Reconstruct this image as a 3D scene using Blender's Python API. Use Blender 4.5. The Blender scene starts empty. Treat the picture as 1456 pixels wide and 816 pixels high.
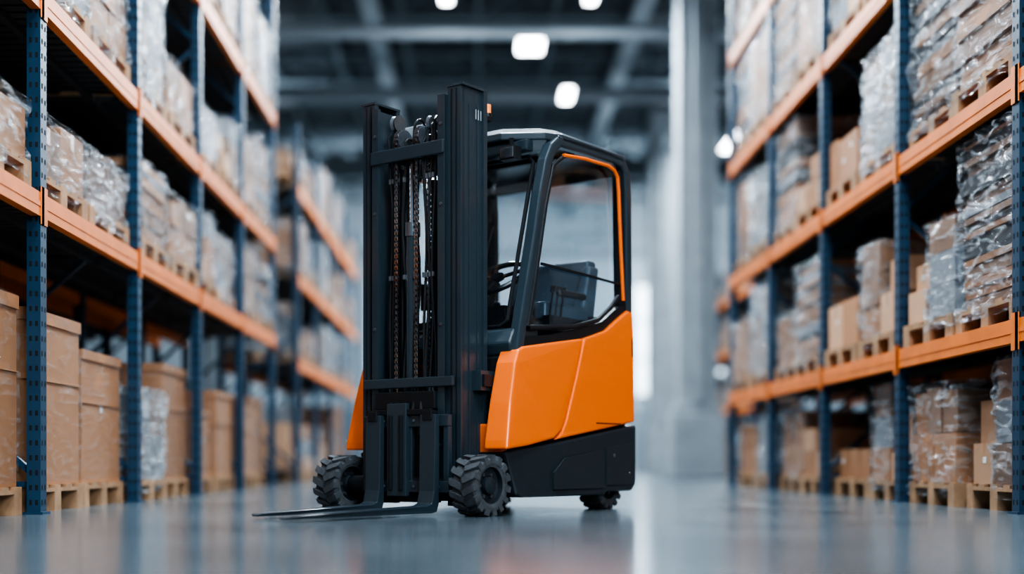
import bpy, bmesh, math, random
from mathutils import Vector, Matrix, noise
R = random.Random(7)
C = bpy.context
scene = C.scene
COL = scene.collection

# ------------------------------------------------------------------ materials
def newmat(name):
    m = bpy.data.materials.new(name); m.use_nodes = True
    return m, m.node_tree.nodes, m.node_tree.links, m.node_tree.nodes['Principled BSDF']

def simple(name, col, rough=0.5, metal=0.0, coat=0.0, noise_amt=0.15, noise_scale=8, bump=0.0, bump_scale=60, emis=None, estr=0):
    m, N, L, P = newmat(name)
    P.inputs['Roughness'].default_value = rough
    P.inputs['Metallic'].default_value = metal
    P.inputs['Coat Weight'].default_value = coat
    P.inputs['Coat Roughness'].default_value = 0.12
    tc = N.new('ShaderNodeTexCoord')
    nz = N.new('ShaderNodeTexNoise'); nz.inputs['Scale'].default_value = noise_scale; nz.inputs['Detail'].default_value = 5
    L.new(tc.outputs['Object'], nz.inputs['Vector'])
    mx = N.new('ShaderNodeMix'); mx.data_type = 'RGBA'
    a = [max(0, c*(1-noise_amt)) for c in col]; b = [min(1, c*(1+noise_amt)) for c in col]
    mx.inputs[6].default_value = (*a, 1); mx.inputs[7].default_value = (*b, 1)
    L.new(nz.outputs['Fac'], mx.inputs[0]); L.new(mx.outputs[2], P.inputs['Base Color'])
    if bump:
        n2 = N.new('ShaderNodeTexNoise'); n2.inputs['Scale'].default_value = bump_scale; n2.inputs['Detail'].default_value = 4
        L.new(tc.outputs['Object'], n2.inputs['Vector'])
        bp = N.new('ShaderNodeBump'); bp.inputs['Strength'].default_value = bump; bp.inputs['Distance'].default_value = 0.01
        L.new(n2.outputs['Fac'], bp.inputs['Height']); L.new(bp.outputs['Normal'], P.inputs['Normal'])
    if emis:
        P.inputs['Emission Color'].default_value = (*emis, 1); P.inputs['Emission Strength'].default_value = estr
    return m

def cardboard(name, col):
    m, N, L, P = newmat(name)
    P.inputs['Roughness'].default_value = 0.55
    tc = N.new('ShaderNodeTexCoord'); oi = N.new('ShaderNodeObjectInfo')
    nz = N.new('ShaderNodeTexNoise'); nz.inputs['Scale'].default_value = 3.5; nz.inputs['Detail'].default_value = 8
    L.new(tc.outputs['Object'], nz.inputs['Vector'])
    ad = N.new('ShaderNodeMath'); ad.operation = 'MULTIPLY_ADD'; ad.inputs[1].default_value = 0.6; 
    L.new(oi.outputs['Random'], ad.inputs[0])
    sc = N.new('ShaderNodeMath'); sc.operation = 'MULTIPLY'; sc.inputs[1].default_value = 0.5
    L.new(nz.outputs['Fac'], sc.inputs[0]); L.new(sc.outputs[0], ad.inputs[2])
    mx = N.new('ShaderNodeMix'); mx.data_type = 'RGBA'
    mx.inputs[6].default_value = (*[c*0.55 for c in col], 1); mx.inputs[7].default_value = (*[min(1, c*1.22) for c in col], 1)
    L.new(ad.outputs[0], mx.inputs[0]); L.new(mx.outputs[2], P.inputs['Base Color'])
    return m

def film(name, lo, hi, tint, f0=0.46, f1=0.70):
    m, N, L, P = newmat(name)
    out = [n for n in N if n.type == 'OUTPUT_MATERIAL'][0]
    P.inputs['Base Color'].default_value = (*tint, 1)
    P.inputs['Roughness'].default_value = 0.09
    P.inputs['Specular IOR Level'].default_value = 1.0
    tc = N.new('ShaderNodeTexCoord'); mp = N.new('ShaderNodeMapping')
    mp.inputs['Scale'].default_value = (1.2, 1.2, 4.0); mp.inputs['Rotation'].default_value = (0.45, 0.35, 0)
    L.new(tc.outputs['Object'], mp.inputs['Vector'])
    nz = N.new('ShaderNodeTexNoise'); nz.inputs['Scale'].default_value = 4; nz.inputs['Detail'].default_value = 9; nz.inputs['Distortion'].default_value = 1.6
    L.new(mp.outputs['Vector'], nz.inputs['Vector'])
    mr = N.new('ShaderNodeMapRange'); mr.inputs['From Min'].default_value = f0; mr.inputs['From Max'].default_value = f1
    mr.inputs['To Min'].default_value = lo; mr.inputs['To Max'].default_value = hi
    L.new(nz.outputs['Fac'], mr.inputs['Value'])
    bp = N.new('ShaderNodeBump'); bp.inputs['Strength'].default_value = 1.0; bp.inputs['Distance'].default_value = 0.06
    L.new(nz.outputs['Fac'], bp.inputs['Height']); L.new(bp.outputs['Normal'], P.inputs['Normal'])
    tr = N.new('ShaderNodeBsdfTransparent'); ms = N.new('ShaderNodeMixShader')
    tr.inputs[0].default_value = (0.92, 0.94, 0.96, 1)
    L.new(mr.outputs['Result'], ms.inputs[0]); L.new(tr.outputs[0], ms.inputs[1]); L.new(P.outputs[0], ms.inputs[2])
    L.new(ms.outputs[0], out.inputs['Surface'])
    return m

def glassmat(name, refl=0.10, tint=(0.90, 0.95, 0.97)):
    m, N, L, P = newmat(name)
    out = [n for n in N if n.type == 'OUTPUT_MATERIAL'][0]
    N.remove(P)
    tr = N.new('ShaderNodeBsdfTransparent'); tr.inputs[0].default_value = (*tint, 1)
    gl = N.new('ShaderNodeBsdfGlossy'); gl.inputs['Roughness'].default_value = 0.02
    lw = N.new('ShaderNodeLayerWeight'); lw.inputs['Blend'].default_value = 0.5
    pw = N.new('ShaderNodeMath'); pw.operation = 'POWER'; pw.inputs[1].default_value = 4
    L.new(lw.outputs['Facing'], pw.inputs[0])
    ad = N.new('ShaderNodeMath'); ad.operation = 'MULTIPLY_ADD'; ad.inputs[1].default_value = 0.7; ad.inputs[2].default_value = refl; ad.use_clamp = True
    L.new(pw.outputs[0], ad.inputs[0])
    ms = N.new('ShaderNodeMixShader'); L.new(ad.outputs[0], ms.inputs[0]); L.new(tr.outputs[0], ms.inputs[1]); L.new(gl.outputs[0], ms.inputs[2])
    L.new(ms.outputs[0], out.inputs['Surface'])
    return m

M = {}
M['slate'] = simple('slate_paint', (0.025, 0.043, 0.057), 0.33, coat=0.25, noise_amt=0.1)
M['black'] = simple('black_plastic', (0.008, 0.012, 0.016), 0.45, noise_amt=0.2)
M['skirt'] = simple('skirt_paint', (0.018, 0.028, 0.037), 0.42, noise_amt=0.15, bump=0.05, bump_scale=300)
M['orange'] = simple('orange_paint', (0.92, 0.175, 0.012), 0.38, coat=0.3, noise_amt=0.05, noise_scale=2)
M['rubber'] = simple('tyre_rubber', (0.055, 0.066, 0.076), 0.75, noise_amt=0.5, noise_scale=25, bump=0.3)
M['chrome'] = simple('polished_steel', (0.45, 0.5, 0.55), 0.2, metal=1.0)
M['steel'] = simple('dark_steel', (0.17, 0.20, 0.23), 0.3, metal=0.8, noise_amt=0.4, noise_scale=20)
M['hose'] = simple('hose_rubber', (0.012, 0.016, 0.020), 0.3, coat=0.4, noise_amt=0.3)
M['seat'] = simple('seat_vinyl', (0.045, 0.090, 0.130), 0.4, noise_amt=0.15)
M['amber'] = simple('amber_lens', (0.9, 0.25, 0.03), 0.2, emis=(1, 0.3, 0.05), estr=0.4)
M['glass'] = glassmat('cab_glass', 0.09)
M['seam'] = simple('panel_gap', (0.06, 0.015, 0.003), 0.7)
M['rackblue'] = simple('rack_blue_paint', (0.009, 0.045, 0.090), 0.4, noise_amt=0.25, noise_scale=5)
M['hole'] = simple('rack_slot_dark', (0.003, 0.006, 0.010), 0.8)
M['rackorange'] = simple('rack_orange_paint', (0.74, 0.195, 0.026), 0.45, noise_amt=0.3, noise_scale=6)
M['deck'] = simple('deck_slats', (0.045, 0.045, 0.048), 0.7, noise_amt=0.4)
M['wood'] = simple('pallet_wood', (0.36, 0.22, 0.125), 0.75, noise_amt=0.5, noise_scale=12)
M['card'] = cardboard('cardboard', (0.42, 0.205, 0.10))
M['card2'] = cardboard('cardboard_pale', (0.56, 0.34, 0.21))
M['cardd'] = cardboard('cardboard_dark', (0.27, 0.155, 0.095))
M['greybox'] = cardboard('grey_carton', (0.24, 0.26, 0.28))
M['tape'] = simple('packing_tape', (0.48, 0.28, 0.15), 0.25, noise_amt=0.1)
M['label'] = simple('paper_label', (0.70, 0.72, 0.73), 0.6, noise_amt=0.05)
M['film'] = film('stretch_film', 0.04, 0.58, (0.58, 0.65, 0.70))
M['filmd'] = film('stretch_film_dense', 0.18, 0.85, (0.62, 0.69, 0.74))
M['film0'] = film('stretch_film_light', 0.01, 0.16, (0.58, 0.65, 0.70))
M['concrete'] = simple('column_concrete', (0.27, 0.31, 0.34), 0.8, noise_amt=0.3, noise_scale=3)
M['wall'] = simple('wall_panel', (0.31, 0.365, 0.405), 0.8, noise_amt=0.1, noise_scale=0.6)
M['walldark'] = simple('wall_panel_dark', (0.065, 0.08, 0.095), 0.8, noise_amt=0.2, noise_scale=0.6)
M['ceil'] = simple('ceiling_sheet', (0.050, 0.064, 0.078), 0.8, noise_amt=0.2, noise_scale=1)
M['beamgrey'] = simple('roof_steel', (0.17, 0.21, 0.24), 0.55, noise_amt=0.15)
M['pipe'] = simple('duct_metal', (0.34, 0.40, 0.44), 0.4, noise_amt=0.1)
M['lamp'] = simple('lamp_diffuser', (1, 1, 1), 0.5, emis=(0.92, 0.96, 1.0), estr=14)
M['daylight'] = simple('window_glazing', (0.8, 0.9, 1), 0.5, emis=(0.75, 0.90, 1.0), estr=1.4)

# floor
m, N, L, P = newmat('polished_concrete_floor')
tc = N.new('ShaderNodeTexCoord')
n1 = N.new('ShaderNodeTexNoise'); n1.inputs['Scale'].default_value = 0.9; n1.inputs['Detail'].default_value = 8
n2 = N.new('ShaderNodeTexNoise'); n2.inputs['Scale'].default_value = 14; n2.inputs['Detail'].default_value = 6
L.new(tc.outputs['Object'], n1.inputs['Vector']); L.new(tc.outputs['Object'], n2.inputs['Vector'])
cr = N.new('ShaderNodeValToRGB')
cr.color_ramp.elements[0].position = 0.3; cr.color_ramp.elements[0].color = (0.066, 0.090, 0.106, 1)
cr.color_ramp.elements[1].position = 0.75; cr.color_ramp.elements[1].color = (0.135, 0.168, 0.190, 1)
L.new(n1.outputs['Fac'], cr.inputs[0]); L.new(cr.outputs[0], P.inputs['Base Color'])
mr = N.new('ShaderNodeMapRange'); mr.inputs['To Min'].default_value = 0.11; mr.inputs['To Max'].default_value = 0.23
L.new(n2.outputs['Fac'], mr.inputs['Value']); L.new(mr.outputs['Result'], P.inputs['Roughness'])
bp = N.new('ShaderNodeBump'); bp.inputs['Strength'].default_value = 0.025; bp.inputs['Distance'].default_value = 0.01
L.new(n2.outputs['Fac'], bp.inputs['Height']); L.new(bp.outputs['Normal'], P.inputs['Normal'])
P.inputs['Specular IOR Level'].default_value = 0.7
M['floor'] = m

# ------------------------------------------------------------------ mesh builder
class MB:
    def __init__(s): s.v = []; s.f = []; s.m = []; s.mats = []
    def mi(s, k):
        if k not in s.mats: s.mats.append(k)
        return s.mats.index(k)
    def add(s, vs, fs, k):
        o = len(s.v); s.v += [tuple(v) for v in vs]; i = s.mi(k)
        for f in fs: s.f.append([o+a for a in f]); s.m.append(i)
    def box(s, x0, x1, y0, y1, z0, z1, k):
        s.add([(x0,y0,z0),(x1,y0,z0),(x1,y1,z0),(x0,y1,z0),(x0,y0,z1),(x1,y0,z1),(x1,y1,z1),(x0,y1,z1)],
              [(0,3,2,1),(4,5,6,7),(0,1,5,4),(1,2,6,5),(2,3,7,6),(3,0,4,7)], k)
    def mbox(s, mat, sx, sy, sz, k):
        vs = [mat @ Vector((a*sx/2, b*sy/2, c*sz/2)) for c in (-1,1) for a,b in ((-1,-1),(1,-1),(1,1),(-1,1))]
        s.add(vs, [(0,3,2,1),(4,5,6,7),(0,1,5,4),(1,2,6,5),(2,3,7,6),(3,0,4,7)], k)
    def bar(s, p0, p1, w, t, k, up=(0,0,1)):
        p0 = Vector(p0); p1 = Vector(p1); d = (p1-p0); L_ = d.length; d.normalize()
        u = Vector(up); x = d.cross(u)
        if x.length < 1e-4: x = d.cross(Vector((1,0,0)))
        x.normalize(); y = x.cross(d)
        mt = Matrix((( x.x,y.x,d.x,0),(x.y,y.y,d.y,0),(x.z,y.z,d.z,0),(0,0,0,1)))
        mt.translation = (p0+p1)/2
        s.mbox(mt, w, t, L_, k)
    def loft(s, A, B, k):
        n = len(A); s.add(list(A)+list(B), [tuple(range(n-1,-1,-1)), tuple(range(n,2*n))]+[(i,(i+1)%n,n+(i+1)%n,n+i) for i in range(n)], k)
    def tube(s, pts, r, k, seg=10, closed=False):
        pts = [Vector(p) for p in pts]; n = len(pts); vs = []; fs = []
        px = None
        for i,p in enumerate(pts):
            a = pts[(i-1)%n] if (closed or i>0) else p
            b = pts[(i+1)%n] if (closed or i<n-1) else p
            d = (b-a).normalized()
            if px is None:
                px = d.orthogonal().normalized()
            px = (px - d*px.dot(d)).normalized(); py = d.cross(px)
            for j in range(seg):
                t = 2*math.pi*j/seg; vs.append(p + px*math.cos(t)*r + py*math.sin(t)*r)
        m_ = n if closed else n-1
        for i in range(m_):
            for j in range(seg):
                a = i*seg+j; b = i*seg+(j+1)%seg; c = ((i+1)%n)*seg+(j+1)%seg; d = ((i+1)%n)*seg+j
                fs.append((a,b,c,d))
        if not closed: fs += [tuple(range(seg-1,-1,-1)), tuple(range((n-1)*seg, n*seg))]
        s.add(vs, fs, k)
    def lathe_y(s, c, prof, k, seg=40):
        vs = []; fs = []; n = len(prof)
        for j in range(seg):
            t = 2*math.pi*j/seg
            for r,y in prof: vs.append((c[0]+r*math.cos(t), c[1]+y, c[2]+r*math.sin(t)))
        for j in range(seg):
            for i in range(n-1):
                a = j*n+i; b = j*n+i+1; c2 = ((j+1)%seg)*n+i+1; d = ((j+1)%seg)*n+i
                fs.append((a,b,c2,d))
        s.add(vs, fs, k)
    def ribbon(s, path, w, s0, s1, k):
        n = len(path); A = []; B = []
        for i,(u,z) in enumerate(path):
            a = Vector(path[max(i-1,0)]); b = Vector(path[min(i+1,n-1)]); d = (b-a).normalized(); nn = Vector((-d.y, d.x))
            A.append((u+nn.x*w/2, z+nn.y*w/2)); B.append((u-nn.x*w/2, z-nn.y*w/2))
        vs = []; fs = []
        for i in range(n):
            vs += [(A[i][0],s0,A[i][1]),(A[i][0],s1,A[i][1]),(B[i][0],s1,B[i][1]),(B[i][0],s0,B[i][1])]
        for i in range(n-1):
            for j in range(4):
                fs.append((4*i+j,4*i+(j+1)%4,4*i+4+(j+1)%4,4*i+4+j))
        fs += [(0,1,2,3),(4*n-4,4*n-3,4*n-2,4*n-1)]
        s.add(vs, fs, k)
    def mesh(s, name, smooth=False, recalc=True):
        me = bpy.data.meshes.new(name); me.from_pydata(s.v, [], s.f)
        for k in s.mats: me.materials.append(M[k])
        me.polygons.foreach_set('material_index', s.m)
        if recalc:
            bm = bmesh.new(); bm.from_mesh(me); bmesh.ops.recalc_face_normals(bm, faces=bm.faces); bm.to_mesh(me); bm.free()
        if smooth:
            me.polygons.foreach_set('use_smooth', [True]*len(me.polygons))
            me.set_sharp_from_angle(angle=math.radians(32))
        me.update()
        return me
    def obj(s, name, parent=None, bevel=0, smooth=False, seg=2):
        o = bpy.data.objects.new(name, s.mesh(name, smooth)); COL.objects.link(o)
        if parent: o.parent = parent
        if bevel:
            b = o.modifiers.new('bevel', 'BEVEL'); b.width = bevel; b.segments = seg; b.limit_method = 'ANGLE'; b.angle_limit = math.radians(35)
        return o

# ------------------------------------------------------------------ room
X0, X1, Y0, Y1, ZC = -13.0, 13.0, -7.0, 42.0, 9.2
b = MB(); b.box(X0, X1, Y0, Y1, -0.2, 0, 'floor'); b.obj('floor')
b = MB(); b.box(X0, X1, Y0, Y1, ZC, ZC+0.2, 'ceil'); b.obj('ceiling')
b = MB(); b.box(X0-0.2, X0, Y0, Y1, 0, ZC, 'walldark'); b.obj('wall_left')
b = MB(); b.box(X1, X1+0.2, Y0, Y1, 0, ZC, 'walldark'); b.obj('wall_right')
b = MB(); b.box(X0, X1, Y1, Y1+0.2, 0, ZC, 'wall')
for i in range(-12, 13, 2): b.box(i-0.04, i+0.04, Y1-0.05, Y1, 0, ZC, 'beamgrey')
b.box(X0, X1, Y1-0.12, Y1, 6.9, 7.2, 'beamgrey')
b.box(X0, X1, Y1-0.06, Y1, 0, 2.0, 'beamgrey')
b.obj('wall_back')
for i,(xa,xb,za,zb) in enumerate(((5.1,6.1,2.4,6.0),(-3.6,-2.0,3.2,6.2),(7.6,10.0,3.0,6.4),(-8.5,-6.0,3.2,6.2))):
    b = MB(); b.box(xa, xb, Y1-0.08, Y1-0.03, za, zb, 'daylight')
    for t in (0,0.5,1): b.box(xa+(xb-xa)*t-0.04, xa+(xb-xa)*t+0.04, Y1-0.13, Y1-0.03, za, zb, 'beamgrey')
    for t in (0,0.33,0.67,1): b.box(xa, xb, Y1-0.13, Y1-0.03, za+(zb-za)*t-0.03, za+(zb-za)*t+0.03, 'beamgrey')
    b.obj('window_%d'%(i+1))
b = MB()
for i in range(14): b.box(0.2, 3.8, Y1-0.19-(i%2)*0.02, Y1-0.14, i*0.26, i*0.26+0.25, 'pipe')
b.box(0.0,0.2,Y1-0.25,Y1-0.13,0,3.8,'beamgrey'); b.box(3.8,4.0,Y1-0.25,Y1-0.13,0,3.8,'beamgrey'); b.box(0,4,Y1-0.35,Y1-0.13,3.64,3.95,'beamgrey')
b.obj('door_1')

b = MB()
for y in range(12, 41, 4):
    b.box(X0, X1, y-0.12, y+0.12, 8.50, 8.56, 'beamgrey'); b.box(X0, X1, y-0.12, y+0.12, 9.1, 9.19, 'beamgrey')
    x = X0+.2; k = 0
    while x+.8 < X1:
        p,q = ((x,y,8.56),(x+.8,y,9.1)) if k%2==0 else ((x,y,9.1),(x+.8,y,8.56))
        b.bar(p,q,.05,.05,'beamgrey'); x += .8; k += 1
for x in (-10.5,-9,-7.5,-6,-4.5,-3,-1.5,0,1.5,3,4.5,6,7.5,9,10.5): b.box(x-0.05, x+0.05, Y0, Y1-0.1, 8.92, 9.05, 'beamgrey')
b.obj('roof_trusses')
b = MB()
for x in (-1.9, 2.9): 
    b.box(x-.15, x+.15, 10, Y1-.3, 8.18, 8.20, 'pipe'); b.box(x-.16, x-.15, 10, Y1-.3, 8.18, 8.27, 'pipe'); b.box(x+.15, x+.16, 10, Y1-.3, 8.18, 8.27, 'pipe')
    for y in range(12, 41, 4): b.box(x-.01, x+.01, y-.01, y+.01, 8.2, 8.5, 'steel')
b.obj('cable_trays')
b = MB(); b.tube([(X0+.1,21.8,7.55),(X1-.1,21.8,7.55)], 0.12, 'pipe', 16)
for x in (-9,-3,3.6,9): b.tube([(x,21.8,7.6),(x,21.8,8.95)], 0.02, 'steel', 6)
b.obj('ventilation_duct', smooth=True)
b = MB(); b.tube([(X0+.1,26.6,7.85),(X1-.1,26.6,7.85)], 0.16, 'pipe', 16)
for x in (-9,-3,3.6,9): b.tube([(x,26.6,7.9),(x,26.6,8.95)], 0.02, 'steel', 6)
b.obj('ventilation_duct', smooth=True)
b = MB(); b.box(X0+.1, X1-.1, 33.2, 33.6, 7.6, 8.1, 'beamgrey')
for x in (-9,-3,3.6,9): b.box(x-.03,x+.03,33.35,33.45,8.1,8.9,'steel')
b.obj('roof_girder')

def column(x, y, w):
    b = MB(); b.box(x-w/2, x+w/2, y-w/2, y+w/2, 0, 8.5, 'concrete')
    b.box(x-w/2-.12, x+w/2+.12, y-w/2-.12, y+w/2+.12, 0, 1.0, 'concrete')
    b.box(x-w/2-.06, x+w/2+.06, y-w/2-.06, y+w/2+.06, 1.0, 1.15, 'concrete')
    b.box(x-w*0.18, x+w*0.18, y-w/2-.10, y-w/2, 1.15, 8.5, 'concrete')
    b.obj('concrete_column', bevel=0.03)
column(3.38, 20.0, 0.58); column(4.4, 30.5, 0.7); column(-6.2, 30.5, 0.7); column(8.2, 20.0, .62)
column(-1.4, 38.5, 0.7)

def area(parent, loc, sx, sy, e, col=(0.80,0.91,1.0), rot=None, nm='lamp_glow'):
    ld = bpy.data.lights.new(nm, 'AREA'); ld.shape = 'RECTANGLE'; ld.size = sx; ld.size_y = sy; ld.energy = e; ld.color = col
    lo = bpy.data.objects.new(nm, ld); lo.location = loc; COL.objects.link(lo); lo.parent = parent
    if rot: lo.rotation_euler = rot
    return lo
def lamp(x, y, z, w, l, e=0, size=None):
    b = MB(); b.box(x-w/2, x+w/2, y-l/2, y+l/2, z, z+0.02, 'lamp')
    b.box(x-w/2-.03, x+w/2+.03, y-l/2-.03, y+l/2+.03, z+0.021, z+0.10, 'beamgrey')
    b.tube([(x,y-l/3,z+.1),(x,y-l/3,8.9)], 0.008, 'steel', 6); b.tube([(x,y+l/3,z+.1),(x,y+l/3,8.9)], 0.008, 'steel', 6)
    o = b.obj('ceiling_light')
    if e: area(o, (x,y,z-.03), w, l, e)
for (x,y,w,l) in ((0.92,22.5,.42,1.2),(1.78,25.8,.20,.9),(-0.51,20.2,.16,.8),(1.79,20.2,.16,.8),(5.7,38.3,.25,1.0),(-1.2,34,.2,1.0)):
    lamp(x, y, 7.6, w, l, 280)
lamp(5.85, 29.1, 7.6, 0.2, 2.6, 380)
for (x,y,e) in ((-0.9,1.5,140),(1.4,1.5,260),(0.3,6.5,240),(-0.9,10.5,160),(1.2,11,160),(0.3,16,190),(6.0,8,25),(-6.0,8,20),(6,15,60),(-6,16,60)):
    lamp(x, y, 7.4, 0.6, 1.8, e)
for x,e in ((-8,240),(-2.5,260),(3,300),(8.5,420)):  # added lights with invented housings, only to brighten the back wall
    b = MB(); b.box(x-.6,x+.6,33.62,33.78,7.7,7.9,'beamgrey'); o = b.obj('added_wall_wash')
    area(o, (x,33.85,7.75), 1.1, .15, e, rot=(math.radians(62),0,0))
for x,y in ((-4.5,18),(4.5,18),(-4.5,28),(4.5,28),(0,12)):  # made-up upward fill lights in plain housings, lifting the dark ceiling
    b = MB(); b.box(x-.5,x+.5,y-.1,y+.1,7.0,7.12,'beamgrey'); b.tube([(x-.4,y,7.12),(x-.4,y,8.9)],.01,'steel',6); b.tube([(x+.4,y,7.12),(x+.4,y,8.9)],.01,'steel',6); o = b.obj('added_ceiling_fill')
    area(o, (x,y,7.16), .9, .18, 30, rot=(math.pi,0,0))

# ------------------------------------------------------------------ racks
BAY = 1.85
def rack(name, xf, sgn, y0, nb, levels, top, depth=1.0):
    b = MB()
    xb = xf + sgn*depth
    def pos(xa, ya, yb, z0, z1, k, t): b.box(min(xa,xa+sgn*t), max(xa,xa+sgn*t), ya, yb, z0, z1, k)
    for i in range(nb+1):
        y = y0+i*BAY
        for xp in (xf, xb-sgn*0.07):
            pos(xp, y-.045, y+.045, 0.012, top, 'rackblue', .07)
            pos(xp+sgn*-.015, y-.06, y+.06, 0, .012, 'rackblue', .10)
            n = int(top/0.075)
            for j in range(n):
                z = 0.06+j*0.075
                for dy in (-.022,.022):
                    xx = xp - sgn*0.0012
                    b.add([(xx,y+dy-.007,z-.013),(xx,y+dy+.007,z-.013),(xx,y+dy+.007,z+.013),(xx,y+dy-.007,z+.013)], [(0,1,2,3)], 'hole')
                for dx in (.02,.05):
                    xx = xp+sgn*dx
                    b.add([(xx-.007,y-.0462,z-.013),(xx+.007,y-.0462,z-.013),(xx+.007,y-.0462,z+.013),(xx-.007,y-.0462,z+.013)], [(0,1,2,3)], 'hole')
        z = 0.2; k = 0
        xa = xf+sgn*.05; xc = xb-sgn*.05
        b.bar((xa,y,0.15),(xc,y,0.15),.03,.03,'rackblue')
        while z+0.9 < top:
            p,q = ((xa,y,z),(xc,y,z+.8)) if k%2==0 else ((xc,y,z),(xa,y,z+.8))
            b.bar(p, q, .03, .03, 'rackblue'); z += .85; k += 1
    for i in range(nb):
        ya = y0+i*BAY+.045; yb = ya+BAY-.09
        for zl in levels:
            for xp in (xf, xb-sgn*.05):
                pos(xp, ya, yb, zl-.06, zl+.06, 'rackorange', .05)
            pos(xf-sgn*.006, ya-.085, ya+.0, zl-.10, zl+.09, 'rackorange', .012)
            pos(xf-sgn*.006, yb, yb+.04, zl-.10, zl+.09, 'rackorange', .012)
            pos(xf-sgn*.003, ya, yb, zl-.012, zl+.012, 'rackorange', .01)
            y = ya+.02
            while y+.07 < yb:
                b.box(min(xf+sgn*.052,xb-sgn*.052), max(xf+sgn*.052,xb-sgn*.052), y, y+.075, zl+.03, zl+.06, 'deck'); y += .105
            for t in (.3,.7):
                xx = xf+sgn*depth*t; b.box(xx-.02, xx+.02, ya, yb, zl-.01, zl+.03, 'deck')
    b.obj(name)

LL = [1.56, 2.60, 3.95]; RL = [0.93, 2.18, 3.40, 4.60]
rack('pallet_rack', -2.2, -1, 2.8, 6, LL, 5.4)
rack('pallet_rack', 2.72, 1, 2.8, 6, RL, 5.4)
rack('pallet_rack', -3.45, -1, 2.8, 6, LL, 5.4)
rack('pallet_rack', 3.97, 1, 2.8, 6, RL, 5.4)
rack('pallet_rack', -2.2, -1, 15.8, 4, [1.45,2.5,3.6], 4.4)
rack('pallet_rack', 5.2, 1, 24.5, 4, [1.3,2.5,3.6], 4.6)

# ------------------------------------------------------------------ loads
PH = 0.140
def pallet(b, d, w):
    for t in (-.5,-.25,0,.25,.5):
        c = t*(w-.09); b.box(-d/2, d/2, c-.045, c+.045, PH-.018, PH, 'wood')
    for xx in (-d/2+.05, 0, d/2-.05): b.box(xx-.05, xx+.05, -w/2, w/2, PH-.036, PH-.018, 'wood')
    for xx in (-d/2+.05, 0, d/2-.05):
        for yy in (-w/2+.05, 0, w/2-.05): b.box(xx-.05, xx+.05, yy-.05, yy+.05, .018, PH-.036, 'wood')
    for yy in (-w/2+.05, 0, w/2-.05): b.box(-d/2, d/2, yy-.05, yy+.05, 0, .018, 'wood')

def carton(b, x0,x1,y0,y1,z0,z1, k, rr, tape=True, label=False):
    b.box(x0,x1,y0,y1,z0,z1,k)
    e = .0015
    if tape:
        ym = (y0+y1)/2
        if rr.random()<.5:
            hh = min(.09,(z1-z0)*.35)
            for xx in (x0-e, x1+e):
                b.add([(xx,ym-.025,z1-hh),(xx,ym+.025,z1-hh),(xx,ym+.025,z1),(xx,ym-.025,z1)],[(0,1,2,3)],'tape')
            b.box(x0-e,x1+e,ym-.025,ym+.025,z1,z1+e,'tape')
    if label:
        for xx in (x0-e*2, x1+e*2):
            yc = y0+(y1-y0)*rr.uniform(.25,.6); zc = z0+(z1-z0)*rr.uniform(.4,.7)
            b.add([(xx,yc,zc),(xx,yc+.05,zc),(xx,yc+.05,zc+.035),(xx,yc,zc+.035)],[(0,1,2,3)],'label')

def shell(b, d, w, z0, z1, k, seed, amp=.014, yc=0):
    n = 16; off = .012
    def P(x,y,z):
        v = Vector((x,y,z)); s_ = noise.noise(v*5+Vector((seed*3.1,0,0)))*amp + noise.noise(Vector((x*6,y*6,z*18+x*9+y*7))+Vector((seed,5,0)))*amp*.9
        r = Vector((x,y,0))
        if r.length>0: r.normalize()
        v = v + r*(s_); v.y += yc
        return v
    D=d/2+off; W=w/2+off
    def grid(f):
        vs=[];fs=[]
        for i in range(n+1):
            for j in range(n+1): vs.append(P(*f(i/n,j/n)))
        for i in range(n):
            for j in range(n): a=i*(n+1)+j; fs.append((a,a+1,a+n+2,a+n+1))
        b.add(vs,fs,k)
    zt = z1+.008
    grid(lambda s,t:(-D,-W+2*W*s,z0+(zt-z0)*t)); grid(lambda s,t:(D,-W+2*W*s,z0+(zt-z0)*t))
    grid(lambda s,t:(-D+2*D*s,-W,z0+(zt-z0)*t)); grid(lambda s,t:(-D+2*D*s,W,z0+(zt-z0)*t))
    grid(lambda s,t:(-D+2*D*s,-W+2*W*t,zt))

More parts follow.
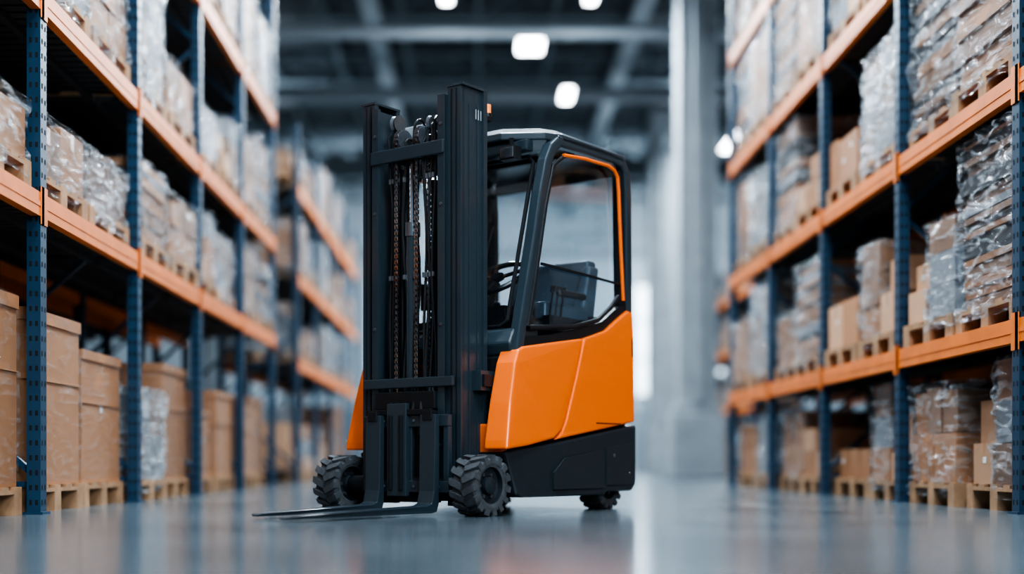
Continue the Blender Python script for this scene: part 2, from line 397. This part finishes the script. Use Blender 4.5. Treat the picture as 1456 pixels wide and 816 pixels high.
cache = {}
def load_mesh(kind, h, var, w=.80, d=.92):
    key = (kind, round(h,2), var, w, d)
    if key in cache: return cache[key]
    rr = random.Random(round(h*100)*97 + var*13 + len(kind)*7+ord(kind[0]) + int(w*100))
    b = MB(); pallet(b, d, w); z = PH+.0005
    if kind == 'big':
        carton(b, -d/2+.02,d/2-.02,-w/2+.02,w/2-.02,z,z+h*.93,'card',rr,label=var==1)
        b.box(-d/2+.012,d/2-.012,-w/2+.012,w/2-.012,z+h*.60,z+h*.60+.004,'tape')
        b.box(-d/2+.01,d/2-.01,-w/2+.01,w/2-.01,z+h*.93,z+h,'card')
        shell(b, d-.04, w-.04, z+.02, z+h, 'film0', var)
    elif kind == 'layers':
        zz = z; 
        while zz < z+h-.02:
            t = rr.uniform(.035,.085); t = min(t, z+h-zz)
            jx = rr.uniform(-.018,.014); jy = rr.uniform(-.018,.018); sh = rr.uniform(0,.02)
            b.box(-d/2+.03+jx,d/2-.03+jx-sh,-w/2+.03+jy+sh,w/2-.03+jy,zz,zz+t-.007,rr.choice(['cardd','card','cardd','greybox','card','deck'])); 
            b.box(-d/2+.06,d/2-.06,-w/2+.06,w/2-.06,zz+t-.007,zz+t,'deck'); zz += t
        shell(b, d-.03, w-.03, .06, z+h, 'film', var+7, .034)
    elif kind in ('wrapped','boxes','white'):
        nl = max(1, round(h/.27)); lh = h/nl
        for li in range(nl):
            ny = rr.choice([2,2,3]); nx = 2
            for a in range(nx):
                for c in range(ny):
                    if kind=='boxes' and li==nl-1 and nl>1 and rr.random()<.35: continue
                    cw = (w-.04)/ny; cd = (d-.04)/nx
                    jx = rr.uniform(-.010,.010); jy=rr.uniform(-.004,.004)
                    km = rr.choice(['greybox','greybox','cardd']) if kind=='white' else (rr.choice(['card','cardd','card']) if kind=='wrapped' else rr.choice(['card','card','card2']))
                    cx0=-d/2+.02+a*cd+jx; cy0=-w/2+.02+c*cw+jy
                    carton(b, cx0+.004,cx0+cd-.004,cy0+.004,cy0+cw-.004,z+li*lh+.001,z+(li+1)*lh-.004-(rr.uniform(0,.06) if li==nl-1 else 0),km,rr,label=rr.random()<.2)
        if kind!='boxes': shell(b, d-.03, w-.03, .05, z+h, 'filmd' if kind=='white' else 'film', var+3, .030)
    elif kind == 'mixed':
        s = 1 if var else -1
        ya, yb = (-w/2+.02, .02)
        def yy(p): return (p*s)
        nl = max(2, round(h/.2)); lh = h/nl
        for li in range(nl):
            a,c = sorted((yy(ya)+rr.uniform(-.006,.006), yy(yb)+rr.uniform(-.01,.0)))
            b.box(-d/2+.02+rr.uniform(0,.02), d/2-.02-rr.uniform(0,.02), a, c, z+li*lh, z+(li+1)*lh-.003, rr.choice(['card','cardd','greybox']))
        shell(b, d-.03, .42, .06, z+h, 'film', var+5, .03, yc=s*(-w/2+.22))
        zz = z
        for q in range(2):
            hh = h*rr.uniform(.28,.42)
            if zz+hh > z+h: break
            a,c = sorted((yy(.06+.03*q), yy(w/2-.02-rr.uniform(0,.04))))
            carton(b, -d/2+.02+q*.06, -.02, a, c, zz, zz+hh, 'card2', rr, label=rr.random()<.4)
            carton(b, .02, d/2-.02-q*.05, a, c, zz, zz+hh, 'card2', rr, label=rr.random()<.4)
            zz += hh+.001
    elif kind == 'small':
        y = -w/2+.02
        while y < w/2-.2:
            cw = rr.uniform(.22,.36); cw=min(cw, w/2-.01-y)
            hh = h*rr.uniform(.60,1)
            for a,(xa,xb) in enumerate(((-d/2+.02,-.03),(.03,d/2-.02))):
                carton(b, xa+rr.uniform(0,.03), xb-rr.uniform(0,.03), y, y+cw-.015, z, z+hh, rr.choice(['card','card2']), rr, label=rr.random()<.4)
            y += cw
    me = b.mesh('load_'+kind, smooth=False)
    fi = [i for i,k in enumerate(b.mats) if k.startswith('film')]
    for p in me.polygons:
        if p.material_index in fi: p.use_smooth = True
    cache[key] = me
    return me

NAMES = {'big':'carton_on_pallet','layers':'shrink_wrapped_sheet_stack','wrapped':'shrink_wrapped_boxes_pallet','boxes':'pallet_of_boxes','white':'shrink_wrapped_grey_cartons_pallet','small':'pallet_of_small_boxes','mixed':'mixed_goods_pallet'}
def put(kind, h, x, y, z, var=0, w=.80, d=.92, rot=0):
    me = load_mesh(kind, h, var, w, d)
    o = bpy.data.objects.new(NAMES[kind], me); COL.objects.link(o); o.location = (x, y, z)
    o.rotation_euler = (0,0,rot)
    return o

def fill(xf, sgn, y0, nb, levels, spec, hmax_floor, top_h=.8, skip=0.06, seed=1):
    rr = random.Random(seed)
    zs = [0.0]+[l+.06 for l in levels]
    for li, z in enumerate(zs):
        clr = (levels[li]-.06-z) if li < len(levels) else top_h+.3
        hm = min(clr-PH-.06, top_h if li else hmax_floor)
        for i in range(nb):
            sp = spec.get((li,i))
            for sl in range(2):
                yc = y0+i*BAY+(.49 if sl==0 else 1.36)
                if sp:
                    e = sp[sl]
                    if e is None: continue
                    kind, h, var = e[0], min(e[1], clr-PH-.05), e[2] if len(e)>2 else 0
                    w = e[3] if len(e)>3 else .80
                else:
                    if rr.random() < skip: continue
                    kind = rr.choice(['wrapped','layers','mixed','white','wrapped','big' if li==0 else 'layers','mixed','small'])
                    h = round(hm*rr.choice([.45,.6,.8,1.0]),2); var = rr.randrange(2); w=.80
                front = .0 if li else .04
                jit = rr.uniform(0,.06)
                x = xf + sgn*(front+jit+.46)
                put(kind, h, x, yc, z, var, w, rot=(0 if rr.random()<.6 else math.pi)+rr.uniform(-.022,.022))

specL = {
 (0,1):[('big',1.0,0),('big',.95,1)],
 (0,2):[('big',.92,0,.84),('big',.78,1)],
 (0,3):[('white',.62,0),('big',.84,0)],
 (0,4):[('big',.55,1),('big',.74,0)],
 (0,5):[('big',.66,0),('big',.78,1)],
 (1,1):[('wrapped',.42,0),('wrapped',.30,1)],
 (1,2):[('wrapped',.33,0),('white',.34,1)],
 (1,3):[('layers',.52,0),('wrapped',.46,0)],
 (1,4):[('mixed',.58,0),('white',.50,1)],
 (1,5):[('wrapped',.6,1),('layers',.55,1)],
 (2,1):[('wrapped',.5,0),('white',.4,1)],
 (2,2):[('white',.34,0),('wrapped',.46,0)],
 (2,3):[('white',.95,1),('wrapped',.42,1)],
 (2,4):[('white',.40,0),('mixed',.55,1)],
 (2,5):[('wrapped',.6,1),('layers',.8,0)],
 (3,4):[('wrapped',.6,0),('wrapped',.7,1)],
 (3,5):[('wrapped',.8,0),('white',.7,0)],
}
specR = {
 (0,2):[('mixed',.72,0),('wrapped',.60,0)],
 (0,3):[('mixed',.66,1),('boxes',.44,1)],
 (0,4):[('boxes',.42,0),('wrapped',.58,1)],
 (0,5):[('white',.5,0),('big',.5,0)],
 (1,2):[('layers',.98,0,.86),('mixed',.58,1)],
 (1,3):[('mixed',.66,0),('boxes',.38,1)],
 (1,4):[('layers',.8,0),('wrapped',.48,1)],
 (1,5):[('white',.85,1),('wrapped',.6,0)],
 (2,2):[('layers',.95,1,.86),('layers',.85,0)],
 (2,3):[('white',.75,0),('small',.38,0)],
 (2,4):[('boxes',.42,1),('layers',.9,1)],
 (2,5):[('white',.7,0),('wrapped',.85,0)],
 (3,4):[('wrapped',.8,0),('layers',.95,1)],
 (3,5):[('wrapped',.85,0),('layers',.9,0)],
}
fill(-2.2, -1, 2.8, 6, LL, specL, 1.0, .65, seed=3)
fill(2.72, 1, 2.8, 6, RL, specR, .6, .8, seed=5)
fill(-3.45, -1, 2.8, 6, LL, {}, 1.0, .75, seed=11, skip=.25)
fill(3.97, 1, 2.8, 6, RL, {}, .6, .9, seed=12, skip=.25)
fill(-2.2, -1, 15.8, 4, [1.45,2.5,3.6], {}, 1.0, .75, seed=21)
fill(5.2, 1, 24.5, 4, [1.3,2.5,3.6], {}, .9, .75, seed=23)

# ------------------------------------------------------------------ forklift
TH = math.radians(38)
FL = bpy.data.objects.new('forklift', None); COL.objects.link(FL)
FL.location = (-0.321, 6.585, 0); FL.rotation_euler = (0,0,math.atan2(-math.cos(TH), -math.sin(TH)))

def wheel(name, u, s_, r, w, lugs=True, side=1):
    b = MB(); c = (u, s_, r)
    h = w/2
    rr = r-.014 if lugs else r
    b.lathe_y(c, [(r*.60,-h*.92),(rr*.80,-h),(rr*.93,-h*.97),(rr,-h*.80),(rr,h*.80),(rr*.93,h*.97),(rr*.80,h),(r*.60,h*.92)], 'rubber', 48)
    if lugs:
        n = 15
        for j in range(n):
            for row in (0,1):
                t = 2*math.pi*(j+.5*row)/n
                for q in range(2):
                    yy = (h*.25+q*h*.40)*(1 if row else -1)
                    tt = t + (q*.5)*.16
                    mt = Matrix.Translation(c) @ Matrix.Rotation(-tt, 4, 'Y') @ Matrix.Translation((r-.013, yy, 0)) @ Matrix.Rotation(.35*(1 if row else -1), 4, 'X')
                    b.mbox(mt, .026, h*.50, r*.20, 'rubber')
                mt = Matrix.Translation(c) @ Matrix.Rotation(-(t+.16), 4, 'Y') @ Matrix.Translation((r-.022, h*.93*(1 if row else -1), 0))
                b.mbox(mt, .044, h*.18, r*.20, 'rubber')
    for sg in (1,-1):
        b.lathe_y(c, [(r*.62,sg*h*.90),(r*.60,sg*h*.55),(r*.50,sg*h*.45),(r*.30,sg*h*.50),(r*.28,sg*h*.85),(r*.18,sg*h*.95),(0.001,sg*h*.95)], 'skirt', 36)
        for j in range(6):
            t = 2*math.pi*j/6
            p = (u+r*.40*math.cos(t), s_+sg*h*.45, r+r*.40*math.sin(t))
            b.tube([p,(p[0],p[1]+sg*.014,p[2])], .010, 'steel', 6)
    return b.obj(name, FL, smooth=True)
wheel('front_wheel_right', .055, .462, .150, .150)
wheel('front_wheel_left', .055, -.462, .150, .150)
wheel('rear_wheel_right', -1.16, .375, .135, .13, lugs=True)
wheel('rear_wheel_left', -1.16, -.375, .135, .13, lugs=True)
b = MB(); b.tube([(.055,-.39,.15),(.055,.39,.15)], .045, 'black', 16); b.box(-.09,.0,-.37,.37,.08,.24,'black'); b.box(-1.25,-1.05,-.3,.3,.1,.3,'black')
b.obj('axles', FL, smooth=True)

prof = [(-.105,.315),(-.19,.095),(-.24,.085),(-.98,.082),(-1.02,.10),(-1.28,.10),(-1.325,.14),(-1.325,.475),(-1.27,.468),(-.52,.365)]
b = MB()
b.loft([(u,.515 - (.02 if u>-.2 else 0) ,z) for u,z in prof], [(u,-.515 + (.02 if u>-.2 else 0),z) for u,z in prof], 'skirt')
b.obj('chassis_skirt', FL, bevel=.014)
for sg in (1,-1):
    b = MB()
    pan = [(-.50,.12),(-.50,.21),(-.60,.285),(-.98,.33),(-.98,.12)]
    b.loft([(u,sg*.519,z) for u,z in pan], [(u,sg*.50,z) for u,z in pan], 'skirt')
    pan = [(-1.01,.135),(-1.01,.34),(-1.29,.375),(-1.29,.135)]
    b.loft([(u,sg*.519,z) for u,z in pan], [(u,sg*.50,z) for u,z in pan], 'skirt')
    b.tube([(-1.08,sg*.52,.30),(-1.08,sg*.523,.30)], .010,'steel',12)
    b.tube([(-1.24,sg*.52,.20),(-1.24,sg*.523,.20)], .008,'steel',12)
    b.obj('skirt_access_panel', FL, bevel=.003)

b = MB()
b.box(-1.24,-.16,-.44,.44,.30,.72,'black')
b.box(-1.27,-.85,-.46,.46,.70,1.02,'black')
b.box(-1.30,-1.24,-.46,.46,.44,1.10,'skirt')
b.obj('body_core', FL, bevel=.01)
b = MB()
b.box(-.155,-.115,-.47,.47,.30,.455,'orange')
b.obj('front_orange_plate', FL, bevel=.008)
b = MB()
A = [(-.19,.80),(-.17,.86),(-.21,.935),(-.42,.975),(-.42,.80)]
b.loft([(u,.475,z) for u,z in A],[(u,-.475,z) for u,z in A],'slate')
b.box(-.40,-.17,.30,.46,.50,.80,'black'); b.box(-.40,-.17,-.46,-.30,.50,.80,'black')
b.obj('front_cowl', FL, bevel=.012)

def sofs(u,z):
    base = .505
    f = max(0, 1-abs(u+.05)/.5)
    return base + .030*f*max(0,min(1,(.85-z)/.5)) + .012
for sg in (1,-1):
    fp = [(-.05,.325),(-.055,.37),(-.095,.56),(-.15,.76),(-.185,.825),(-.23,.845),(-.50,.885),(-.775,.925),(-.70,.72),(-.605,.49),(-.57,.43),(-.50,.385),(-.25,.345)]
    rp = [(-.787,.927),(-1.0,.985),(-1.13,1.06),(-1.235,1.115),(-1.285,1.11),(-1.30,.95),(-1.305,.49),(-.90,.432),(-.515,.378),(-.58,.425),(-.617,.487),(-.712,.72)]
    for nm,pp in (('side_panel_front',fp),('side_panel_rear',rp)):
        b = MB()
        b.loft([(u,sg*sofs(u,z),z) for u,z in pp],[(u,sg*.40,z) for u,z in pp],'orange')
        b.obj(nm, FL, bevel=.013, seg=3)
    b = MB()
    g = [(-.10,.34),(-.785,.92),(-1.24,1.08),(-1.28,.50),(-.5,.375)]
    b.loft([(u,sg*.497,z) for u,z in g],[(u,sg*.42,z) for u,z in g],'seam')
    b.obj('panel_backing', FL)
    b = MB(); b.box(-1.285,-1.272,min(sg*.515,sg*.520),max(sg*.515,sg*.520),.86,.96,'seam'); b.box(-1.15,-.9,min(sg*.51,sg*.5195),max(sg*.51,sg*.5195),.472,.478,'seam'); b.obj('panel_slot', FL)

for sg in (1,-1):
    y0_,y1_ = sorted((sg*.44, sg*.505))
    b = MB()
    b.ribbon([(-.215,.80),(-.245,.93),(-.30,1.15),(-.365,1.40),(-.425,1.65),(-.475,1.82),(-.52,1.90),(-.58,1.945)], .058, y0_, y1_, 'slate')
    b.ribbon([(-.56,1.945),(-.80,1.955),(-1.10,1.955),(-1.20,1.945),(-1.255,1.89),(-1.265,1.75),(-1.27,1.4),(-1.275,1.09)], .058, y0_, y1_, 'slate')
    b.obj('cab_pillar', FL, bevel=.012)
    b = MB()
    b.ribbon([(-.235,.87),(-.50,.90),(-.79,.955),(-1.0,1.01),(-1.13,1.085),(-1.25,1.14)], .05, min(sg*.44,sg*.495), max(sg*.44,sg*.495), 'black')
    b.tube([(-.29,sg*.50,.95),(-.35,sg*.50,1.18),(-.45,sg*.50,1.60),(-.52,sg*.50,1.81),(-.60,sg*.50,1.865)], .011, 'black', 8)
    b.tube([(-.30,sg*.495,.945),(-.72,sg*.495,.985),(-.95,sg*.495,1.04),(-1.08,sg*.495,1.12),(-1.16,sg*.495,1.19)], .014, 'black', 8)
    b.ribbon([(-.42,1.285),(-.8,1.275),(-1.2,1.26)], .012, min(sg*.486,sg*.496), max(sg*.486,sg*.496), 'black')
    b.ribbon([(-1.215,1.12),(-1.205,1.5),(-1.195,1.9)], .05, min(sg*.45,sg*.490), max(sg*.45,sg*.490), 'black')
    b.obj('door_seal', FL, smooth=True)
    b = MB()
    b.tube([(-.60,sg*.507,1.875),(-.80,sg*.507,1.893),(-1.04,sg*.507,1.898),(-1.10,sg*.507,1.885),(-1.135,sg*.507,1.85),(-1.145,sg*.507,1.78),(-1.17,sg*.507,1.45),(-1.195,sg*.507,1.17)], .010, 'orange', 8)
    b.obj('door_orange_trim', FL, smooth=True)
    b = MB()
    gp = [(-.27,.93),(-.36,1.25),(-.46,1.65),(-.53,1.86),(-.62,1.91),(-1.22,1.92),(-1.22,1.14),(-1.05,1.06),(-.8,.97)]
    b.add([(u,sg*.472,z) for u,z in gp],[tuple(range(len(gp)))],'glass')
    b.obj('side_window_glass', FL)
b = MB(); b.add([(-.245,-.44,.95),(-.245,.44,.95),(-.50,.44,1.90),(-.50,-.44,1.90)],[(0,1,2,3)],'glass')
b.obj('windshield_glass', FL)
b = MB(); b.add([(-1.26,-.44,1.1),(-1.26,.44,1.1),(-1.25,.44,1.90),(-1.25,-.44,1.90)],[(0,1,2,3)],'glass')
b.obj('rear_window_glass', FL)
b = MB()
pts = [(-.255,.40,.985),(-.485,.40,1.83),(-.50,.36,1.87),(-.50,-.36,1.87),(-.485,-.40,1.83),(-.255,-.40,.985),(-.245,-.36,.955),(-.245,.36,.955)]
b.tube([(p[0]+.006,p[1],p[2]) for p in pts], .011, 'black', 8, closed=True)
b.tube([(-.25,.05,.97),(-.33,.18,1.3),(-.37,.22,1.5)], .007, 'black', 6)
b.obj('windshield_seal', FL, smooth=True)
outl = [(-.37,-.27),(-.37,.27),(-.50,.46),(-.60,.505),(-1.22,.505),(-1.29,.44),(-1.29,-.44),(-1.22,-.505),(-.60,-.505),(-.50,-.46)]
def sc(o, k, cx=-.83): return [(cx+(u-cx)*k, s_*k) for u,s_ in o]
b = MB()
b.loft([(u,s_,1.945) for u,s_ in outl],[(u,s_,1.985) for u,s_ in outl],'slate')
o2 = sc(outl,.97); o3 = sc(outl,.84)
b.loft([(u,s_,1.985) for u,s_ in o2],[(u,s_,2.025) for u,s_ in o3],'slate')
b.box(-.48,-.42,-.40,.40,1.885,1.945,'slate')
b.box(-1.27,-1.22,-.42,.42,1.88,1.95,'slate')
b.box(-.84,-.80,-.42,.42,1.92,1.946,'black')
b.obj('overhead_guard', FL, bevel=.008)
b = MB()
for s_ in (.33,-.33):
    b.box(-.40,-.34,s_-.05,s_+.05,1.83,1.90,'black'); b.box(-.34,-.335,s_-.042,s_+.042,1.838,1.892,'chrome'); b.box(-.39,-.37,s_-.01,s_+.01,1.89,1.95,'black')
b.obj('work_lights', FL, bevel=.004)
b = MB()
b.box(-1.02,-.62,-.16,.38,.98-.22,.98,'black')
b.obj('seat_base', FL, bevel=.02)
b = MB()
b.box(-1.06,-.62,-.12,.36,.98,1.09,'seat')
b.box(-1.02,-.60,-.15,-.07,1.02,1.12,'seat'); b.box(-1.02,-.60,.31,.39,1.02,1.12,'seat')
A = [(-1.00,-.12,1.04),(-1.00,.36,1.04),(-1.12,.36,1.04),(-1.12,-.12,1.04)]
B = [(-1.09,-.10,1.40),(-1.09,.34,1.40),(-1.18,.34,1.40),(-1.18,-.10,1.40)]
b.loft(A,B,'seat')
for a_,c_ in ((-.15,-.07),(.31,.39)):
    b.loft([(-.95,a_,1.06),(-.95,c_,1.06),(-1.08,c_,1.06),(-1.08,a_,1.06)],[(-1.05,a_+.02,1.36),(-1.05,c_-.01,1.36),(-1.15,c_-.01,1.36),(-1.15,a_+.02,1.36)],'seat')
b.box(-.95,-.68,.395,.43,1.15,1.19,'black'); b.box(-.95,-.68,-.20,-.16,1.15,1.19,'black')
b.obj('driver_seat', FL, bevel=.030, seg=3)
b = MB()
b.box(-.46,-.33,-.42,.42,.85,1.02,'black'); b.box(-.44,-.36,-.1,.30,1.02,1.08,'black')
b.tube([(-.38,.14,1.0),(-.50,.14,1.22)], .024, 'hose', 10)
ctr = Vector((-.51,.14,1.25)); ax = Vector((.55,0,.8)).normalized(); e1 = Vector((0,1,0)); e2 = ax.cross(e1)
ring = [ctr+(e1*math.cos(t)+e2*math.sin(t))*.165 for t in [2*math.pi*i/28 for i in range(28)]]
b.tube(ring, .015, 'hose', 8, closed=True)
for t in (0.5,2.6,4.7): b.tube([ctr, ctr+(e1*math.cos(t)+e2*math.sin(t))*.165], .012, 'hose', 6)
b.tube([ctr-ax*.01, ctr+ax*.015], .040, 'hose', 14)
b.tube([(-.44,.34,1.02),(-.50,.36,1.22)], .008, 'hose', 6); b.tube([(-.50,.36,1.22),(-.51,.362,1.25)], .016, 'hose', 8)
b.tube([(-.44,.28,1.02),(-.50,.30,1.20)], .008, 'hose', 6); b.tube([(-.50,.30,1.20),(-.51,.302,1.23)], .016, 'hose', 8)
for i in range(3): b.tube([(-.62-.05*i,.40,1.0),(-.64-.05*i,.41,1.17)], .007, 'hose', 6); b.tube([(-.64-.05*i,.41,1.17),(-.645-.05*i,.411,1.20)], .014, 'hose', 8)
b.box(-.95,-.58,.385,.43,.96,1.04,'black')
b.box(-.43,-.41,-.32,-.12,1.10,1.24,'black')
b.obj('dashboard_and_steering_wheel', FL, smooth=True)

b = MB()
for sg in (1,-1):
    def bx(u0,u1,a,c,z0,z1,k): b.box(u0,u1,min(sg*a,sg*c),max(sg*a,sg*c),z0,z1,k)
    bx(-.145,.030,.312,.330,.045,2.13,'slate'); bx(.012,.040,.245,.330,.045,2.13,'slate'); bx(-.155,-.130,.245,.330,.045,2.13,'slate')
    bx(-.10,-.085,.330,.336,.10,2.05,'slate'); bx(-.035,-.02,.330,.336,.10,2.05,'slate'); bx(-.155,-.125,.330,.345,.05,2.13,'slate')
    bx(-.10,.060,.232,.243,.07,2.095,'slate'); bx(.045,.066,.200,.243,.07,2.095,'slate'); bx(-.11,-.09,.195,.243,.07,2.095,'slate')
    bx(.040,.044,.268,.276,.06,2.12,'black'); bx(.040,.044,.300,.306,.06,2.12,'black')
    bx(-.155,.045,.243,.345,2.13,2.142,'slate')
    for i in range(3): bx(-.075-.02*i,-.068-.02*i,.336,.3375,1.98,2.03,'pipe')
    for z in (.35,.95,1.55,1.95): b.tube([(.06,sg*.222,z),(.072,sg*.222,z)], .009, 'steel', 8)
    bx(-.17,-.05,.33,.385,.62,.72,'slate'); bx(-.16,-.06,.33,.40,.64,.70,'black')
    bx(-.20,.0,.31,.335,.05,.30,'black')
    b.tube([(-.14,sg*.37,.66),(-.42,sg*.37,.46)], .028, 'black', 12)
b.obj('mast_rails', FL, bevel=.003)
b = MB()
b.box(-.155,-.12,-.25,.25,1.96,2.03,'pipe')
b.box(.058,.078,-.245,.245,1.80,1.87,'slate'); b.box(.062,.086,-.29,.31,.64,.69,'slate')
b.box(.0,.04,-.19,.19,.07,.13,'slate')
b.box(-.155,-.11,-.25,.25,.30,.37,'slate')
b.obj('mast_crossbars', FL, bevel=.006)
b = MB()
for s_ in (-.160,.152):
    b.tube([(-.06,s_,.08),(-.06,s_,1.55)], .026, 'slate', 16); b.tube([(-.06,s_,1.55),(-.06,s_,1.96)], .014, 'chrome', 12); b.tube([(-.06,s_,1.52),(-.06,s_,1.58)], .030,'black',16)
b.tube([(.0,-.02,.10),(.0,-.02,1.45)], .034, 'slate', 18); b.tube([(.0,-.02,1.45),(.0,-.02,1.80)], .018, 'chrome', 14); b.tube([(.0,-.02,1.42),(.0,-.02,1.49)], .040,'steel',16)
b.tube([(-.03,.10,.30),(-.03,.10,1.70)], .016, 'black', 12); b.tube([(-.03,-.115,.30),(-.03,-.115,1.78)], .014, 'black', 12)
b.box(-.03,.03,-.10,.10,1.80,1.84,'black')
for s_ in (-.085,.05):
    b.lathe_y((.0,s_,1.92), [(.0,-.018),(.055,-.018),(.055,-.012),(.045,-.010),(.045,.010),(.055,.012),(.055,.018),(.0,.018)], 'steel', 28)
b.lathe_y((-.02,-.14,2.02), [(.0,-.015),(.045,-.015),(.038,0),(.045,.015),(.0,.015)], 'steel', 24)
b.lathe_y((-.02,.10,1.99), [(.0,-.015),(.040,-.015),(.034,0),(.040,.015),(.0,.015)], 'steel', 24)
b.obj('lift_cylinders', FL, smooth=True)
b = MB()
z = .50
while z < 1.90:
    for s_ in (-.085,.05):
        for du in (.050,-.050):
            b.box(du-.005,du+.005,s_-.011,s_-.004,z,z+.020,'chrome'); b.box(du-.005,du+.005,s_+.004,s_+.011,z,z+.020,'chrome'); b.box(du-.007,du+.007,s_-.003,s_+.003,z+.012,z+.030,'steel')
    z += .030
for t in range(9):
    a = math.pi*t/8
    for s_ in (-.085,.05): b.box(.05*math.cos(a)-.009,.05*math.cos(a)+.009,s_-.011,s_+.011,1.92+.05*math.sin(a)-.007,1.92+.05*math.sin(a)+.007,'steel')
b.obj('lift_chains', FL)
b = MB()
for i,s_ in enumerate((.080,.096,.118,.140,-.108,-.130,-.150,.015,-.055)):
    pts = []
    top_ = 1.88+.03*(i%4)
    for j in range(13): pts.append((.02+.012*math.sin(j*.7+i), s_+.006*math.sin(j*.9+i*2), .50+(top_-.5)*j/12))
    for j in range(1,7):
        a = math.pi*j/6; pts.append((-.02+.04*math.cos(a), s_, top_+.05*math.sin(a)))
    for j in range(9): pts.append((-.085, s_+.012*math.sin(j*1.3+i), top_-.14*j))
    b.tube(pts, .0072, 'hose', 8)
    for z in (.62,1.2,1.7): b.tube([(.025,s_,z),(.025,s_,z+.025)], .011, 'steel', 8)
for i in range(5):
    b.tube([(.05,-.10+.05*i,.64),(.085,-.09+.05*i,.56),(.10,-.12+.06*i,.50),(.075,-.15+.06*i,.40)], .009, 'hose', 8)
b.obj('hydraulic_hoses', FL, smooth=True)
b = MB()
b.box(-.175,-.145,.27,.30,2.0,2.06,'black'); b.tube([(-.20,.31,2.02),(-.20,.31,2.04)], .022,'black',12); b.tube([(-.20,.31,2.04),(-.20,.31,2.085)], .019, 'amber', 14); b.box(-.215,-.145,.29,.33,2.0,2.02,'black')
b.obj('beacon_lamp', FL, smooth=True)
b = MB()
b.box(.070,.105,-.27,.30,.44,.50,'slate'); b.box(.070,.105,-.27,.30,.11,.17,'slate')
for s_ in (-.26,-.08,.04,.28): b.box(.066,.098,s_-.018,s_+.018,.11,.50,'slate')
b.box(.098,.128,-.085,.045,.09,.56,'slate'); b.box(.128,.140,-.065,-.045,.12,.50,'black'); b.box(.128,.140,.005,.025,.12,.50,'black')
b.box(.090,.120,-.24,.20,.50,.53,'black')
b.box(.05,.09,-.20,.20,.53,.62,'black')
b.box(.02,.07,-.17,.19,.06,.44,'black')
for s_ in (-.21,-.12,.08,.24):
    for z in (.14,.47): b.tube([(.105,s_,z),(.114,s_,z)], .010, 'steel', 6)
b.obj('fork_carriage', FL, bevel=.005)
def fork(nm, s_, ut):
    b = MB()
    w = .050
    side = [(.108,.50),(.142,.50),(.150,.12),(.165,.060),(.20,.048),(ut-.30,.036),(ut-.02,.026),(ut,.020),(ut-.01,.012),(.17,.012),(.128,.018),(.112,.06)]
    def ww(u): return w if u < ut-.12 else (w*.75 if u < ut-.015 else w*.45)
    b.loft([(u,s_+ww(u),z) for u,z in side],[(u,s_-ww(u),z) for u,z in side],'slate')
    b.box(.10,.15,s_-.03,s_+.03,.47,.52,'black')
    b.obj(nm, FL, bevel=.004)
fork('fork_tine_right', .200, 1.12)
fork('fork_tine_left', -.165, .95)

# ------------------------------------------------------------------ lights/world/camera
w = bpy.data.worlds.new('World'); scene.world = w; w.use_nodes = True
bg = w.node_tree.nodes['Background']; bg.inputs[0].default_value = (0.48, 0.66, 0.82, 1); bg.inputs[1].default_value = 0.36
ld = bpy.data.lights.new('added_key_light', 'AREA'); ld.shape='RECTANGLE'; ld.size = 3; ld.size_y = 3; ld.energy = 390; ld.color = (0.94, 0.97, 1.0)  # added unseen key light behind the camera, aimed at the forklift's orange side
lo = bpy.data.objects.new('added_key_light', ld); COL.objects.link(lo); lo.location = (3.2, -3.0, 3.6)
lo.rotation_euler = (Vector((0.2,7.5,1.2))-Vector(lo.location)).to_track_quat('-Z','Y').to_euler()

cd = bpy.data.cameras.new('camera'); co = bpy.data.objects.new('camera', cd); COL.objects.link(co)
co.location = (0,0,.27); co.rotation_euler = (math.radians(90),0,0)
cd.sensor_width = 36; cd.lens = 45.15; cd.shift_x = 48/1456; cd.shift_y = 247/1456
cd.dof.use_dof = True; cd.dof.focus_distance = 6.5; cd.dof.aperture_fstop = 0.45
cd.clip_end = 200
scene.camera = co
scene.view_settings.view_transform = 'AgX'
try: scene.view_settings.look = 'AgX - High Contrast'
except Exception as e: print(e)
scene.view_settings.exposure = 0.55
